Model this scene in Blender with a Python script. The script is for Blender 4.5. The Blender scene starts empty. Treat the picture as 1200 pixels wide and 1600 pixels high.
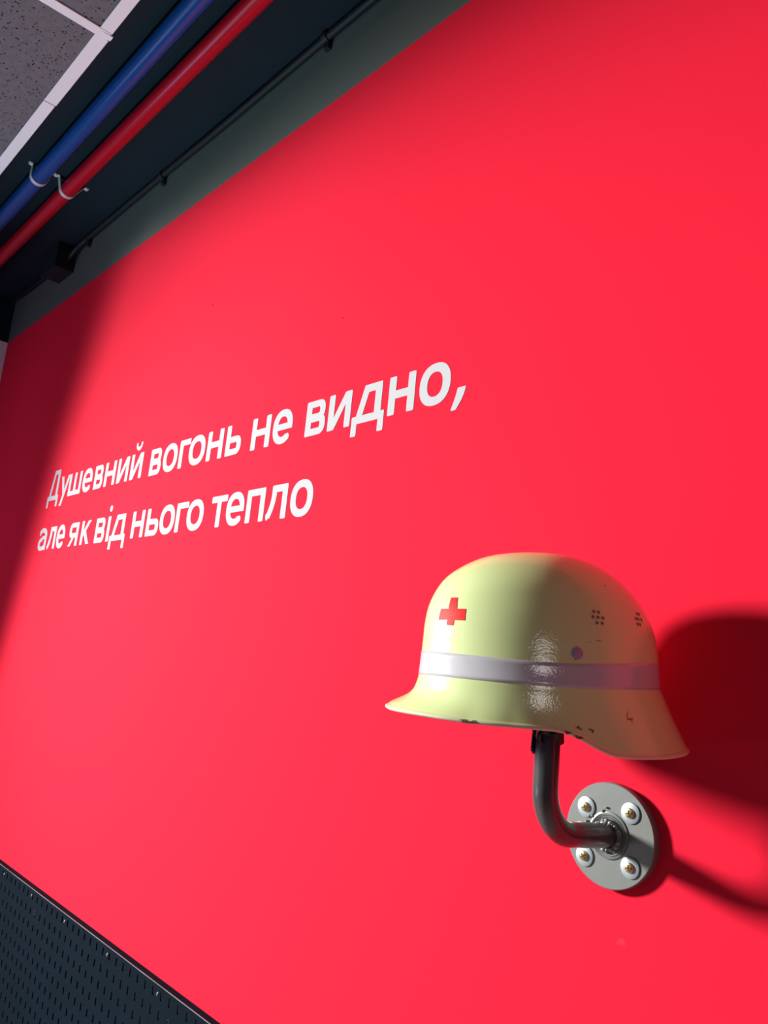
import bpy, bmesh, math, random
from mathutils import Vector, Matrix
from mathutils.geometry import delaunay_2d_cdt

C = bpy.context.scene.collection
S = bpy.context.scene
EYE = 1.5                                # camera height above the floor
random.seed(4)

# ------------------------------------------------------------------ camera, world, lights, exposure
cam_data = bpy.data.cameras.new('camera')
cam = bpy.data.objects.new('camera', cam_data); C.objects.link(cam)
right = Vector((0.66857668, 0.73776513, 0.09331582))
down = Vector((-0.08318892, 0.19889731, -0.97648321))
fwd = Vector((-0.73897553, 0.64509106, 0.19435199))
cam.matrix_world = Matrix(((right.x, -down.x, -fwd.x, 0.0),
                           (right.y, -down.y, -fwd.y, -0.78),
                           (right.z, -down.z, -fwd.z, EYE),
                           (0, 0, 0, 1)))
cam_data.sensor_fit = 'VERTICAL'
cam_data.sensor_height = 36.0
cam_data.lens = 1255.58 * 36.0 / 1600.0
cam_data.clip_start = 0.02
S.camera = cam

world = bpy.data.worlds.new('world'); S.world = world
world.use_nodes = True
world.node_tree.nodes['Background'].inputs[0].default_value = (0.42, 0.50, 1.0, 1)
world.node_tree.nodes['Background'].inputs[1].default_value = 0.045

S.view_settings.view_transform = 'Standard'
S.view_settings.look = 'None'
S.view_settings.gamma = 1.0
S.view_settings.use_curve_mapping = False
S.view_settings.exposure = 0.0


def light(name, kind, loc, aim, energy, color=(1, 1, 1), **kw):
    d = bpy.data.lights.new(name, kind); d.energy = energy; d.color = color
    for k, v in kw.items():
        setattr(d, k, v)
    o = bpy.data.objects.new(name, d); C.objects.link(o)
    o.location = loc
    o.rotation_euler = (Vector(aim) - Vector(loc)).to_track_quat('-Z', 'Y').to_euler()
    return o


# exhibition spotlight far along the room to the left
light('spotlight', 'SPOT', (-5.65, -3.40, 2.77), (-0.30, 0.0, 0.84), 3950, (1.0, 0.985, 0.95),
      shadow_soft_size=0.45, spot_size=math.radians(41), spot_blend=1.0)
# added fill from below that brightens the ceiling, its trim and the pipes
light('ceiling_fill', 'SPOT', (-1.75, -0.80, 0.30), (-1.60, -0.52, 2.7), 122, (0.48, 0.95, 1.0),
      shadow_soft_size=0.12, spot_size=math.radians(50), spot_blend=0.8)
# daylight coming up off the floor, far left
light('floor_bounce', 'AREA', (-3.6, -3.2, 0.15), (-3.0, -2.2, 3.0), 30, (0.95, 0.95, 1.0),
      shape='RECTANGLE', size=2.2, size_y=2.2)
# added weak bluish fill that lifts the shadow at the wall's left end
light('left_shadow_fill', 'POINT', (-2.75, -0.95, 1.7), (-2.7, 0, 1.7), 8.0, (0.42, 0.48, 1.0), shadow_soft_size=0.25)
# small lamp behind the camera
light('room_lamp', 'AREA', (1.35, -2.2, 2.1), (-0.49, -0.12, 1.55), 5, (1.0, 0.97, 0.92),
      shape='DISK', size=0.70)

# ------------------------------------------------------------------ materials


def mat(name, color, rough=0.5, metal=0.0, spec=0.5, var=0.0, scale=20.0, bump=0.0, bscale=200.0, coat=0.0, coat_rough=0.1, dist=0.001):
    m = bpy.data.materials.new(name); m.use_nodes = True
    nt = m.node_tree; b = nt.nodes['Principled BSDF']
    b.inputs['Base Color'].default_value = (*color, 1)
    b.inputs['Roughness'].default_value = rough
    b.inputs['Metallic'].default_value = metal
    b.inputs['Specular IOR Level'].default_value = spec
    b.inputs['Coat Weight'].default_value = coat
    b.inputs['Coat Roughness'].default_value = coat_rough
    b.inputs['Coat IOR'].default_value = 1.7
    tc = nt.nodes.new('ShaderNodeTexCoord')
    if var > 0:
        n = nt.nodes.new('ShaderNodeTexNoise'); n.inputs['Scale'].default_value = scale; n.inputs['Detail'].default_value = 5
        nt.links.new(tc.outputs['Object'], n.inputs['Vector'])
        mr = nt.nodes.new('ShaderNodeMapRange')
        mr.inputs['To Min'].default_value = 1 - var; mr.inputs['To Max'].default_value = 1 + var
        nt.links.new(n.outputs['Fac'], mr.inputs['Value'])
        mx = nt.nodes.new('ShaderNodeVectorMath'); mx.operation = 'SCALE'
        mx.inputs[0].default_value = color
        nt.links.new(mr.outputs['Result'], mx.inputs['Scale'])
        nt.links.new(mx.outputs['Vector'], b.inputs['Base Color'])
    if bump > 0:
        n2 = nt.nodes.new('ShaderNodeTexNoise'); n2.inputs['Scale'].default_value = bscale; n2.inputs['Detail'].default_value = 3
        nt.links.new(tc.outputs['Object'], n2.inputs['Vector'])
        bp = nt.nodes.new('ShaderNodeBump'); bp.inputs['Strength'].default_value = bump; bp.inputs['Distance'].default_value = dist
        nt.links.new(n2.outputs['Fac'], bp.inputs['Height'])
        # on lacquered things the orange peel is in the clear coat alone
        nt.links.new(bp.outputs['Normal'], b.inputs['Coat Normal' if coat > 0 else 'Normal'])
    return m


def add_spots(m, spots, color, soft=0.3, wobble=0.0, wscale=300.0):
    """Marks with a shape of their own: ellipsoidal blots (x, y, z, rx, ry, rz) in object space over the base colour."""
    nt = m.node_tree; b = nt.nodes['Principled BSDF']
    tc = nt.nodes.new('ShaderNodeTexCoord')
    src = tc.outputs['Object']
    if wobble > 0:
        n = nt.nodes.new('ShaderNodeTexNoise'); n.inputs['Scale'].default_value = wscale; n.inputs['Detail'].default_value = 2
        nt.links.new(tc.outputs['Object'], n.inputs['Vector'])
        sub = nt.nodes.new('ShaderNodeVectorMath'); sub.operation = 'SUBTRACT'; sub.inputs[1].default_value = (.5, .5, .5)
        nt.links.new(n.outputs['Color'], sub.inputs[0])
        sc = nt.nodes.new('ShaderNodeVectorMath'); sc.operation = 'SCALE'; sc.inputs['Scale'].default_value = wobble
        nt.links.new(sub.outputs['Vector'], sc.inputs[0])
        ad = nt.nodes.new('ShaderNodeVectorMath'); ad.operation = 'ADD'
        nt.links.new(tc.outputs['Object'], ad.inputs[0]); nt.links.new(sc.outputs['Vector'], ad.inputs[1])
        src = ad.outputs['Vector']
    fac = None
    for (x, y, z, rx, ry, rz) in spots:
        s = nt.nodes.new('ShaderNodeVectorMath'); s.operation = 'SUBTRACT'; s.inputs[1].default_value = (x, y, z)
        nt.links.new(src, s.inputs[0])
        d = nt.nodes.new('ShaderNodeVectorMath'); d.operation = 'DIVIDE'; d.inputs[1].default_value = (rx, ry, rz)
        nt.links.new(s.outputs['Vector'], d.inputs[0])
        ln = nt.nodes.new('ShaderNodeVectorMath'); ln.operation = 'LENGTH'
        nt.links.new(d.outputs['Vector'], ln.inputs[0])
        mr = nt.nodes.new('ShaderNodeMapRange'); mr.inputs['From Min'].default_value = 1 - soft; mr.inputs['From Max'].default_value = 1
        mr.inputs['To Min'].default_value = 1; mr.inputs['To Max'].default_value = 0
        nt.links.new(ln.outputs['Value'], mr.inputs['Value'])
        if fac is None:
            fac = mr.outputs['Result']
        else:
            mxm = nt.nodes.new('ShaderNodeMath'); mxm.operation = 'MAXIMUM'
            nt.links.new(fac, mxm.inputs[0]); nt.links.new(mr.outputs['Result'], mxm.inputs[1]); fac = mxm.outputs[0]
    mix = nt.nodes.new('ShaderNodeMix'); mix.data_type = 'RGBA'
    nt.links.new(fac, mix.inputs['Factor'])
    base = b.inputs['Base Color']
    if base.is_linked:
        nt.links.new(base.links[0].from_socket, mix.inputs[6])
    else:
        mix.inputs[6].default_value = base.default_value
    mix.inputs[7].default_value = (*color, 1)
    nt.links.new(mix.outputs[2], base)


RED_WALL = mat('red_wall_paint', (0.80, 0.014, 0.042), rough=0.9, spec=0.08, var=0.03, scale=3.0, bump=0.08, bscale=120.0)
add_spots(RED_WALL, [(-1.536, 0, 2.262, 0.0035, 0.02, 0.0035), (-1.05, 0, 2.093, 0.0022, 0.02, 0.0022)], (0.30, 0.008, 0.015))
add_spots(RED_WALL, [(-1.538, 0, 2.287, 0.0012, 0.02, 0.022)], (0.55, 0.012, 0.025), soft=0.9)
add_spots(RED_WALL, [(-0.4715, 0, 1.258, 0.007, 0.02, 0.005)], (0.85, 0.035, 0.065), soft=0.9, wobble=0.012, wscale=150)
GREY_WALL = mat('grey_green_wall_paint', (0.105, 0.122, 0.112), rough=0.9, spec=0.1, var=0.06, scale=6.0)
WHITE_WALL = mat('white_wall_paint', (0.78, 0.77, 0.80), rough=0.7, var=0.02)
BLACK_PAINT = mat('black_blue_paint', (0.010, 0.017, 0.026), rough=0.8, spec=0.12, var=0.15, scale=5.0)
FLOOR_M = mat('floor_vinyl', (0.30, 0.28, 0.27), rough=0.6, var=0.05)
TRIM_M = mat('white_trim_metal', (0.70, 0.76, 0.82), rough=0.45, spec=0.4, var=0.015)
LETTER_M = mat('white_letter_vinyl', (0.53, 0.54, 0.565), rough=0.85, spec=0.1, var=0.01)
BLUE_M = mat('blue_pipe_plastic', (0.0005, 0.050, 0.22), rough=0.24, spec=0.4, var=0.04, scale=15)
RED_M = mat('red_pipe_plastic', (0.38, 0.003, 0.014), rough=0.24, spec=0.5, var=0.04, scale=15)
CLAMP_M = mat('zinc_clamp', (0.72, 0.73, 0.76), rough=0.35, metal=0.5, var=0.05)
CABLE_M = mat('black_conduit', (0.010, 0.012, 0.016), rough=0.5, spec=0.35)
PEG_M = mat('black_pegboard_metal', (0.0045, 0.0100, 0.0175), rough=0.7, spec=0.02, var=0.15, scale=25, bump=0.05, bscale=300)
WORN_GLINT_M = mat('worn_steel_and_glint', (0.17, 0.18, 0.19), rough=0.5, var=0.8, scale=14)  # worn steel of the screws, also the glint painted on the pegboard edge
PEG_SHADE = mat('painted_shade_behind_pegboard', (0.004, 0.005, 0.007), rough=0.9, spec=0.1)
SHELL_M = mat('lime_yellow_paint', (0.70, 0.82, 0.37), rough=0.6, spec=0.2, var=0.025, scale=30, bump=0.30, bscale=480, coat=1.0, coat_rough=0.105, dist=0.0006)
RIM_M = mat('worn_rim_paint', (0.66, 0.64, 0.42), rough=0.5, var=0.12, scale=60)
INNER_M = mat('inner_shell_grey', (0.10, 0.10, 0.08), rough=0.8)
BAND_M = mat('silver_reflective_tape', (0.55, 0.54, 0.58), rough=0.6, spec=0.2, var=0.06, scale=90, bump=0.30, bscale=480, coat=1.0, coat_rough=0.105, dist=0.0006)
CROSS_M = mat('red_cross_vinyl', (0.85, 0.006, 0.004), rough=0.5, spec=0.10)
RIVET_M = mat('violet_rivet', (0.40, 0.29, 0.46), rough=0.85, var=0.1, scale=200)
VENT_M = mat('vent_hole_dark', (0.24, 0.17, 0.09), rough=0.7)
VENT_RIM_M = mat('vent_rim', (0.55, 0.50, 0.33), rough=0.5)
STEEL_M = mat('grey_painted_steel', (0.215, 0.228, 0.215), rough=0.38, metal=0.25, spec=0.5, var=0.08, scale=40, bump=0.12, bscale=150, dist=0.0008)
PIPE_M = mat('dark_grey_enamel', (0.095, 0.095, 0.10), rough=0.2, metal=0.3, spec=0.6, var=0.10, scale=30, bump=0.10, bscale=70, dist=0.001)
DRIP_M = mat('black_enamel_drip', (0.010, 0.010, 0.012), rough=0.15, spec=0.6)
WASHER_M = mat('zinc_washer', (0.40, 0.47, 0.50), rough=0.42, metal=0.45, var=0.05, scale=200)
SCREW_M = mat('brass_screw', (0.70, 0.50, 0.20), rough=0.3, metal=0.9)
SLOT_M = mat('screw_recess', (0.06, 0.04, 0.02), rough=0.6)

# speckled mineral-fibre tile
TILE_M = bpy.data.materials.new('speckled_ceiling_tile'); TILE_M.use_nodes = True
nt = TILE_M.node_tree; pb = nt.nodes['Principled BSDF']; pb.inputs['Roughness'].default_value = 0.9
pb.inputs['Specular IOR Level'].default_value = 0.1
tcn = nt.nodes.new('ShaderNodeTexCoord')
vz = nt.nodes.new('ShaderNodeTexVoronoi'); vz.inputs['Scale'].default_value = 175.0
nt.links.new(tcn.outputs['Object'], vz.inputs['Vector'])
nz = nt.nodes.new('ShaderNodeTexNoise'); nz.inputs['Scale'].default_value = 60.0
nt.links.new(tcn.outputs['Object'], nz.inputs['Vector'])
# speck radius differs from cell to cell
sep = nt.nodes.new('ShaderNodeSeparateColor'); nt.links.new(vz.outputs['Color'], sep.inputs[0])
pw = nt.nodes.new('ShaderNodeMath'); pw.operation = 'POWER'; pw.inputs[1].default_value = 1.7
nt.links.new(sep.outputs[0], pw.inputs[0])
ml = nt.nodes.new('ShaderNodeMath'); ml.operation = 'MULTIPLY'; ml.inputs[1].default_value = 0.42
nt.links.new(pw.outputs[0], ml.inputs[0])
lt = nt.nodes.new('ShaderNodeMath'); lt.operation = 'LESS_THAN'
nt.links.new(vz.outputs['Distance'], lt.inputs[0]); nt.links.new(ml.outputs[0], lt.inputs[1])
rmp = nt.nodes.new('ShaderNodeMix'); rmp.data_type = 'RGBA'
rmp.inputs[6].default_value = (0.155, 0.16, 0.18, 1); rmp.inputs[7].default_value = (0.02, 0.02, 0.024, 1)
nt.links.new(lt.outputs[0], rmp.inputs['Factor'])
mulc = nt.nodes.new('ShaderNodeMix'); mulc.data_type = 'RGBA'; mulc.blend_type = 'MULTIPLY'; mulc.inputs['Factor'].default_value = 0.35
nt.links.new(rmp.outputs[2], mulc.inputs[6]); nt.links.new(nz.outputs['Fac'], mulc.inputs[7])
nt.links.new(mulc.outputs[2], pb.inputs['Base Color'])

# ------------------------------------------------------------------ mesh helpers


def obj(name, bm, mats, parent=None, smooth=False, loc=None):
    me = bpy.data.meshes.new(name)
    bmesh.ops.recalc_face_normals(bm, faces=bm.faces) if not getattr(bm, 'keep', False) else None
    bm.to_mesh(me); bm.free()
    for m in (mats if isinstance(mats, (list, tuple)) else [mats]):
        me.materials.append(m)
    if smooth:
        for p in me.polygons:
            p.use_smooth = True
    o = bpy.data.objects.new(name, me); C.objects.link(o)
    if parent is not None:
        o.parent = parent
    if loc is not None:
        o.location = loc
    return o


def sharp(o, deg=35):
    """Smooth shading that keeps edges sharper than deg."""
    me = o.data
    for p in me.polygons:
        p.use_smooth = True
    me.set_sharp_from_angle(angle=math.radians(deg))
    return o


def thing(name, label, cat, loc=(0, 0, 0), group=None):
    o = bpy.data.objects.new(name, None); C.objects.link(o)
    o.empty_display_size = 0.05
    o.location = loc
    o['label'] = label; o['category'] = cat
    if group:
        o['group'] = group
    return o


def tag(o, label, cat, group=None):
    o['label'] = label; o['category'] = cat
    if group:
        o['group'] = group
    return o


def struct(o, label=None):
    o['kind'] = 'structure'
    if label:
        o['label'] = label
    return o


def add_box(bm, a, b, bevel=0.0, mi=0):
    x0, y0, z0 = [min(p, q) for p, q in zip(a, b)]; x1, y1, z1 = [max(p, q) for p, q in zip(a, b)]
    v = [bm.verts.new(p) for p in ((x0, y0, z0), (x1, y0, z0), (x1, y1, z0), (x0, y1, z0), (x0, y0, z1), (x1, y0, z1), (x1, y1, z1), (x0, y1, z1))]
    fs = [bm.faces.new([v[i] for i in q]) for q in ((3, 2, 1, 0), (4, 5, 6, 7), (0, 1, 5, 4), (1, 2, 6, 5), (2, 3, 7, 6), (3, 0, 4, 7))]
    for f in fs:
        f.material_index = mi
    if bevel > 0:
        es = list({e for f in fs for e in f.edges})
        r = bmesh.ops.bevel(bm, geom=es, offset=bevel, segments=2, affect='EDGES', profile=0.5)
        for f in r['faces']:
            f.material_index = mi
    return fs


def add_tube(bm, pts, rad, n=16, cap=True, radii=None, mi=0):
    pts = [Vector(p) for p in pts]
    rings = []
    t0 = (pts[1] - pts[0]).normalized()
    up = Vector((0, 0, 1)) if abs(t0.z) < 0.9 else Vector((1, 0, 0))
    nrm = t0.cross(up).normalized()
    for i, p in enumerate(pts):
        t = (pts[min(i + 1, len(pts) - 1)] - pts[max(i - 1, 0)]).normalized()
        nrm = (nrm - t * nrm.dot(t)).normalized()
        bn = t.cross(nrm)
        r = radii[i] if radii else rad
        rings.append([bm.verts.new(p + nrm * (r * math.cos(2 * math.pi * k / n)) + bn * (r * math.sin(2 * math.pi * k / n))) for k in range(n)])
    for a, b in zip(rings, rings[1:]):
        for k in range(n):
            bm.faces.new((a[k], a[(k + 1) % n], b[(k + 1) % n], b[k])).material_index = mi
    if cap:
        bm.faces.new(rings[0][::-1]).material_index = mi
        bm.faces.new(rings[-1]).material_index = mi


def add_lathe(bm, prof, origin, axis, n=48, mi=0, close=True):
    """prof: (radius, height along axis)."""
    ax = Vector(axis).normalized()
    u = ax.cross(Vector((0, 0, 1)) if abs(ax.z) < 0.9 else Vector((1, 0, 0))).normalized(); w = ax.cross(u)
    o = Vector(origin); rings = []
    for r, h in prof:
        if r < 1e-6:
            rings.append([bm.verts.new(o + ax * h)])
        else:
            rings.append([bm.verts.new(o + ax * h + u * (r * math.cos(2 * math.pi * k / n)) + w * (r * math.sin(2 * math.pi * k / n))) for k in range(n)])
    for a, b in zip(rings, rings[1:]):
        if len(a) == 1 and len(b) == 1:
            continue
        for k in range(n):
            k2 = (k + 1) % n
            if len(a) == 1:
                f = bm.faces.new((a[0], b[k2], b[k]))
            elif len(b) == 1:
                f = bm.faces.new((a[k], a[k2], b[0]))
            else:
                f = bm.faces.new((a[k], a[k2], b[k2], b[k]))
            f.material_index = mi
    if close:
        for r, flip in ((rings[0], True), (rings[-1], False)):
            if len(r) > 2:
                bm.faces.new(r[::-1] if flip else r).material_index = mi


def zr(z):
    return z + EYE


# ------------------------------------------------------------------ the setting
RED_TOP = zr(1.0775)
SOFFIT = zr(1.250)
XL = -3.13
bm = bmesh.new()
add_box(bm, (XL - 0.1, 0.0, 0.0), (1.6, 0.12, RED_TOP), mi=0)
add_box(bm, (XL - 0.1, 0.0, RED_TOP), (1.6, 0.12, SOFFIT + 0.1), mi=1)
o = struct(obj('wall_front', bm, [RED_WALL, GREY_WALL]), 'red painted wall with a grey green band along its top')

bm = bmesh.new()
def slab(z0, z1, d0, d1, mi):
    v = [bm.verts.new(p) for p in ((XL - 0.1, -d0, z0), (XL, -d0, z0), (XL, 0, z0), (XL - 0.1, 0, z0), (XL - 0.1, -d1, z1), (XL, -d1, z1), (XL, 0, z1), (XL - 0.1, 0, z1))]
    for q in ((3, 2, 1, 0), (4, 5, 6, 7), (0, 1, 5, 4), (1, 2, 6, 5), (2, 3, 7, 6), (3, 0, 4, 7)):
        bm.faces.new([v[i] for i in q]).material_index = mi


slab(0.0, RED_TOP, 0.09, 0.88, 0)  # unseen outer edge slanted to cast the shadow on the red wall
slab(RED_TOP, SOFFIT, 0.88, 0.93, 1)
struct(obj('wall_left', bm, [WHITE_WALL, BLACK_PAINT]), 'white wall end with black painted top beside the red wall')

bm = bmesh.new()
add_box(bm, (XL - 0.1, -1.9, SOFFIT), (1.6, 0.0, SOFFIT + 0.1))
add_box(bm, (XL, -0.356, zr(1.2055)), (1.6, -0.344, SOFFIT))      # unseen strip added to stop the spotlight leaking through the ceiling void
struct(obj('ceiling', bm, BLACK_PAINT), 'black painted concrete ceiling strip above the red wall')

bm = bmesh.new()
add_box(bm, (-8.0, -6.0, -0.1), (3.0, 0.0, 0.0))
struct(obj('floor', bm, FLOOR_M))

# suspended ceiling: white angle trim, T-bars and speckled tiles
CZ = zr(1.18)
Y_OUT, Y_IN = -0.338, -0.364
bm = bmesh.new()
for x0, x1, dz, dy in ((XL, -1.7655, 0.0, 0.0), (-1.764, -1.478, 0.0006, 0.0016), (-1.474, 1.6, -0.0006, -0.001)):
    add_box(bm, (x0, Y_OUT + dy, CZ + dz), (x1, Y_IN, CZ + dz + 0.0012), bevel=0.0004)
    add_box(bm, (x0, Y_OUT + dy, CZ + dz), (x1, Y_OUT + dy - 0.0012, CZ + dz + 0.024), bevel=0.0004)
struct(obj('trim_1', bm, TRIM_M), 'white metal angle edging the suspended ceiling')

TX = [-2.665, -1.465, -0.265]
bm = bmesh.new()
for tx in TX:
    add_box(bm, (tx - 0.012, Y_OUT - 0.003, CZ - 0.0022), (tx + 0.012, -1.60, CZ + 0.0008), bevel=0.0007)
    add_box(bm, (tx - 0.0015, Y_OUT - 0.02, CZ + 0.001), (tx + 0.0015, -1.60, CZ + 0.036))
    # bent locking tab at the wall end
    vs = [bm.verts.new(p) for p in ((tx - 0.010, Y_OUT - 0.024, CZ - 0.0024), (tx + 0.006, Y_OUT - 0.024, CZ - 0.0024),
                                    (tx + 0.010, Y_OUT + 0.0015, CZ - 0.0050), (tx - 0.004, Y_OUT + 0.0015, CZ - 0.0050),
                                    (tx - 0.010, Y_OUT - 0.024, CZ - 0.0010), (tx + 0.006, Y_OUT - 0.024, CZ - 0.0010),
                                    (tx + 0.010, Y_OUT + 0.0015, CZ - 0.0020), (tx - 0.004, Y_OUT + 0.0015, CZ - 0.0020))]
    for q in ((3, 2, 1, 0), (4, 5, 6, 7), (0, 1, 5, 4), (1, 2, 6, 5), (2, 3, 7, 6), (3, 0, 4, 7)):
        bm.faces.new([vs[i] for i in q])
struct(obj('trim_2', bm, TRIM_M), 'white T-bars of the suspended ceiling')
bm = bmesh.new()
add_box(bm, (XL, -0.970, CZ - 0.0003), (1.6, -0.994, CZ + 0.0012), bevel=0.0004)
struct(obj('trim_3', bm, TRIM_M), 'white ceiling runner parallel to the wall')

tiles = [(-2.665, -1.465, 'grey speckled ceiling tile at the top left corner, left of the white T-bar'),
         (-1.465, -0.265, 'grey speckled ceiling tile at the top edge, right of the white T-bar')]
for x0, x1, lab in tiles:
    bm = bmesh.new()
    add_box(bm, (x0 + 0.003, Y_OUT - 0.004, CZ + 0.0018), (x1 - 0.003, -0.980, CZ + 0.016), bevel=0.001)
    tag(obj('ceiling_tile', bm, TILE_M), lab, 'ceiling tile', 'tiles of the suspended ceiling')

# ------------------------------------------------------------------ pipes under the dark ceiling


def corrugated(name, y, z, r, x0, x1, m, label):
    bm = bmesh.new(); pts = []; rad = []
    n = int((x1 - x0) / 0.00225)
    for i in range(n + 1):
        pts.append((x0 + (x1 - x0) * i / n, y, z)); rad.append(r + (0.00028 if i % 2 else -0.00028))
    add_tube(bm, pts, r, n=28, radii=rad)
    o = obj(name, bm, m, smooth=True)
    tag(o, label, 'pipe')
    return o


PZ = zr(1.2185)
YB, YR = -0.247, -0.169
corrugated('water_pipe', YB, PZ, 0.0205, -3.128, 0.6, BLUE_M, 'blue ribbed pipe under the black ceiling, next to the white ceiling edge')
corrugated('water_pipe', YR, PZ, 0.0198, -3.128, 0.6, RED_M, 'red ribbed pipe under the black ceiling, beside the blue pipe')

# double saddle clamp
EARS = (-0.273, -0.206, -0.121)
CX_ = -2.152
cl = thing('pipe_clamp', 'double zinc saddle clamp holding the blue and red pipes to the ceiling', 'pipe clamp', (CX_, -0.2, SOFFIT))


def clamp_strap(y, r, ea, eb):
    bm = bmesh.new()
    top = SOFFIT - PZ - 0.0022
    R0 = r + 0.0008
    path = [(ea - 0.006 - y, top), (ea + 0.005 - y, top)]
    for k in range(15):
        a = math.radians(192 + 156 * k / 14)
        path.append((R0 * math.cos(a), R0 * math.sin(a)))
    path += [(eb - 0.005 - y, top), (eb + 0.006 - y, top)]
    w = 0.0070; t = 0.0016
    rows = []
    for i, (py, pz) in enumerate(path):
        a = Vector(path[max(i - 1, 0)]); b = Vector(path[min(i + 1, len(path) - 1)])
        d = (b - a).normalized(); nn = Vector((d.y, -d.x))
        q = Vector((py, pz)); q2 = q + nn * t
        rows.append([bm.verts.new((-w, q.x, q.y)), bm.verts.new((w, q.x, q.y)), bm.verts.new((w, q2.x, q2.y)), bm.verts.new((-w, q2.x, q2.y))])
    for a, b in zip(rows, rows[1:]):
        for k in range(4):
            bm.faces.new((a[k], a[(k + 1) % 4], b[(k + 1) % 4], b[k]))
    bm.faces.new(rows[0][::-1]); bm.faces.new(rows[-1])
    return sharp(obj('strap', bm, CLAMP_M, cl, loc=(0, y + 0.2, PZ - SOFFIT)), 40)


clamp_strap(YB, 0.0208, EARS[0], EARS[1] - 0.004); clamp_strap(YR, 0.0200, EARS[1] + 0.004, EARS[2])
for yy in EARS:
    bm = bmesh.new()
    add_lathe(bm, [(0.0062, 0), (0.0062, 0.0015), (0.0045, 0.0035), (0, 0.0040)], (0, yy + 0.2, -0.0042), (0, 0, -1), n=16)
    obj('screw', bm, CLAMP_M, cl)

# black conduit in the corner with clips, and its junction box
bm = bmesh.new(); pts = []
keys = [(-3.12, 1.236, .014), (-2.95, 1.229, .012), (-2.80, 1.226, .012), (-2.64, 1.222, .014)]
for i in range(40):
    t = i / 39 * (len(keys) - 1); k = min(int(t), len(keys) - 2); f = t - k; f = f * f * (3 - 2 * f)
    a, b = keys[k], keys[k + 1]
    pts.append((a[0] + (b[0] - a[0]) * (t - k), -(a[2] + (b[2] - a[2]) * f), zr(a[1] + (b[1] - a[1]) * f)))
add_tube(bm, pts, 0.0055, n=10)
tag(obj('cable', bm, CABLE_M, smooth=True), 'thin black cable in the far corner, left of the junction box', 'cable')
bm = bmesh.new(); pts = []
keys = [(-2.54, 1.205, .022), (-2.46, 1.229, .016), (-2.40, 1.238, .012), (-1.92, 1.240, .010), (-1.6, 1.234, .011), (-1.2, 1.238, .010), (-1.0, 1.236, .011), (-0.5, 1.239, .010), (1.5, 1.239, .010)]
for k in range(len(keys) - 1):
    a, b = keys[k], keys[k + 1]
    for i in range(14):
        f = i / 14; g = f * f * (3 - 2 * f)
        pts.append((a[0] + (b[0] - a[0]) * f, -(a[2] + (b[2] - a[2]) * g), zr(a[1] + (b[1] - a[1]) * g)))
add_tube(bm, pts, 0.0085, n=12)
tag(obj('conduit', bm, CABLE_M, smooth=True), 'black conduit running along the corner of wall and ceiling, right of the junction box', 'conduit')
for i, (cx, lab) in enumerate(((-1.195, 'black conduit clip at the top edge of the picture, nearest the camera'),
                               (-1.905, 'black conduit clip midway along the conduit, below the red pipe'),
                               (-2.405, 'black conduit clip right beside the junction box'))):
    bm = bmesh.new()
    add_tube(bm, [(cx - 0.007, -0.0105, zr(1.2385)), (cx + 0.007, -0.0105, zr(1.2385))], 0.0113, n=14)
    add_box(bm, (cx - 0.007, -0.010, zr(1.213)), (cx + 0.007, 0.0, zr(1.238)), bevel=0.001)
    tag(obj('conduit_clip', bm, CABLE_M), lab, 'clip', 'clips along the black conduit')
jb = thing('junction_box', 'black junction box high in the corner where the conduit ends', 'junction box', (-2.585, 0, zr(1.165)))
bm = bmesh.new(); add_box(bm, (-0.062, -0.055, 0.0), (0.062, 0.0, 0.083), bevel=0.003)
obj('body', bm, CABLE_M, jb)
bm = bmesh.new(); add_box(bm, (-0.066, -0.062, -0.004), (0.066, -0.055, 0.083), bevel=0.002)
obj('lid', bm, BLACK_PAINT, jb)

# ------------------------------------------------------------------ pegboard on the lower wall
pg = thing('pegboard', 'black metal pegboard with vertical slots on the lower part of the red wall', 'pegboard', (-1.8, -0.001, zr(-1.01)))
PX0, PX1, PZ0, PZ1 = -2.52, -0.90, -1.01, -0.5595
ox, oz = -1.8, -1.01
YF, YK = -0.015, -0.0135
bm = bmesh.new()
xc = [-1.5090 + 0.0300 * k for k in range(-33, 21)]
zc = [-0.5738 - 0.0294 * k for k in range(0, 15)]
xs, zs = [PX0], []
HW, HH = 0.0029, 0.0069
for c in xc:
    xs += [c - HW, c + HW]
xs.append(PX1)
zs.append(PZ1)
for c in zc:
    zs += [c + HH, c - HH]
zs.append(PZ0)


def grid_sheet(bm, y):
    vv = [[bm.verts.new((x - ox, y, z - oz)) for x in xs] for z in zs]
    for j in range(len(zs) - 1):
        for i in range(len(xs) - 1):
            if j % 2 == 1 and i % 2 == 1 and i < len(xs) - 2 and j < len(zs) - 2:
                continue
            bm.faces.new((vv[j][i], vv[j][i + 1], vv[j + 1][i + 1], vv[j + 1][i]))
    return vv


f_ = grid_sheet(bm, YF); k_ = grid_sheet(bm, YK)
for j in range(1, len(zs) - 2, 2):
    for i in range(1, len(xs) - 2, 2):
        loop = [(j, i), (j, i + 1), (j + 1, i + 1), (j + 1, i)]
        for (a, b), (c, d) in zip(loop, loop[1:] + loop[:1]):
            bm.faces.new((f_[a][b], f_[c][d], k_[c][d], k_[a][b]))
nz_, nx_ = len(zs), len(xs)
per = [(0, i) for i in range(nx_)] + [(j, nx_ - 1) for j in range(1, nz_)] + [(nz_ - 1, i) for i in range(nx_ - 2, -1, -1)] + [(j, 0) for j in range(nz_ - 2, 0, -1)]
for (a, b), (c, d) in zip(per, per[1:] + per[:1]):
    bm.faces.new((f_[a][b], f_[c][d], k_[c][d], k_[a][b]))
obj('panel', bm, PEG_M, pg)
bm = bmesh.new()
add_box(bm, (PX0 - ox, -0.0134, PZ1 - oz - 0.0012), (PX1 - ox, 0.0, PZ1 - oz - 0.0002))
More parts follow.
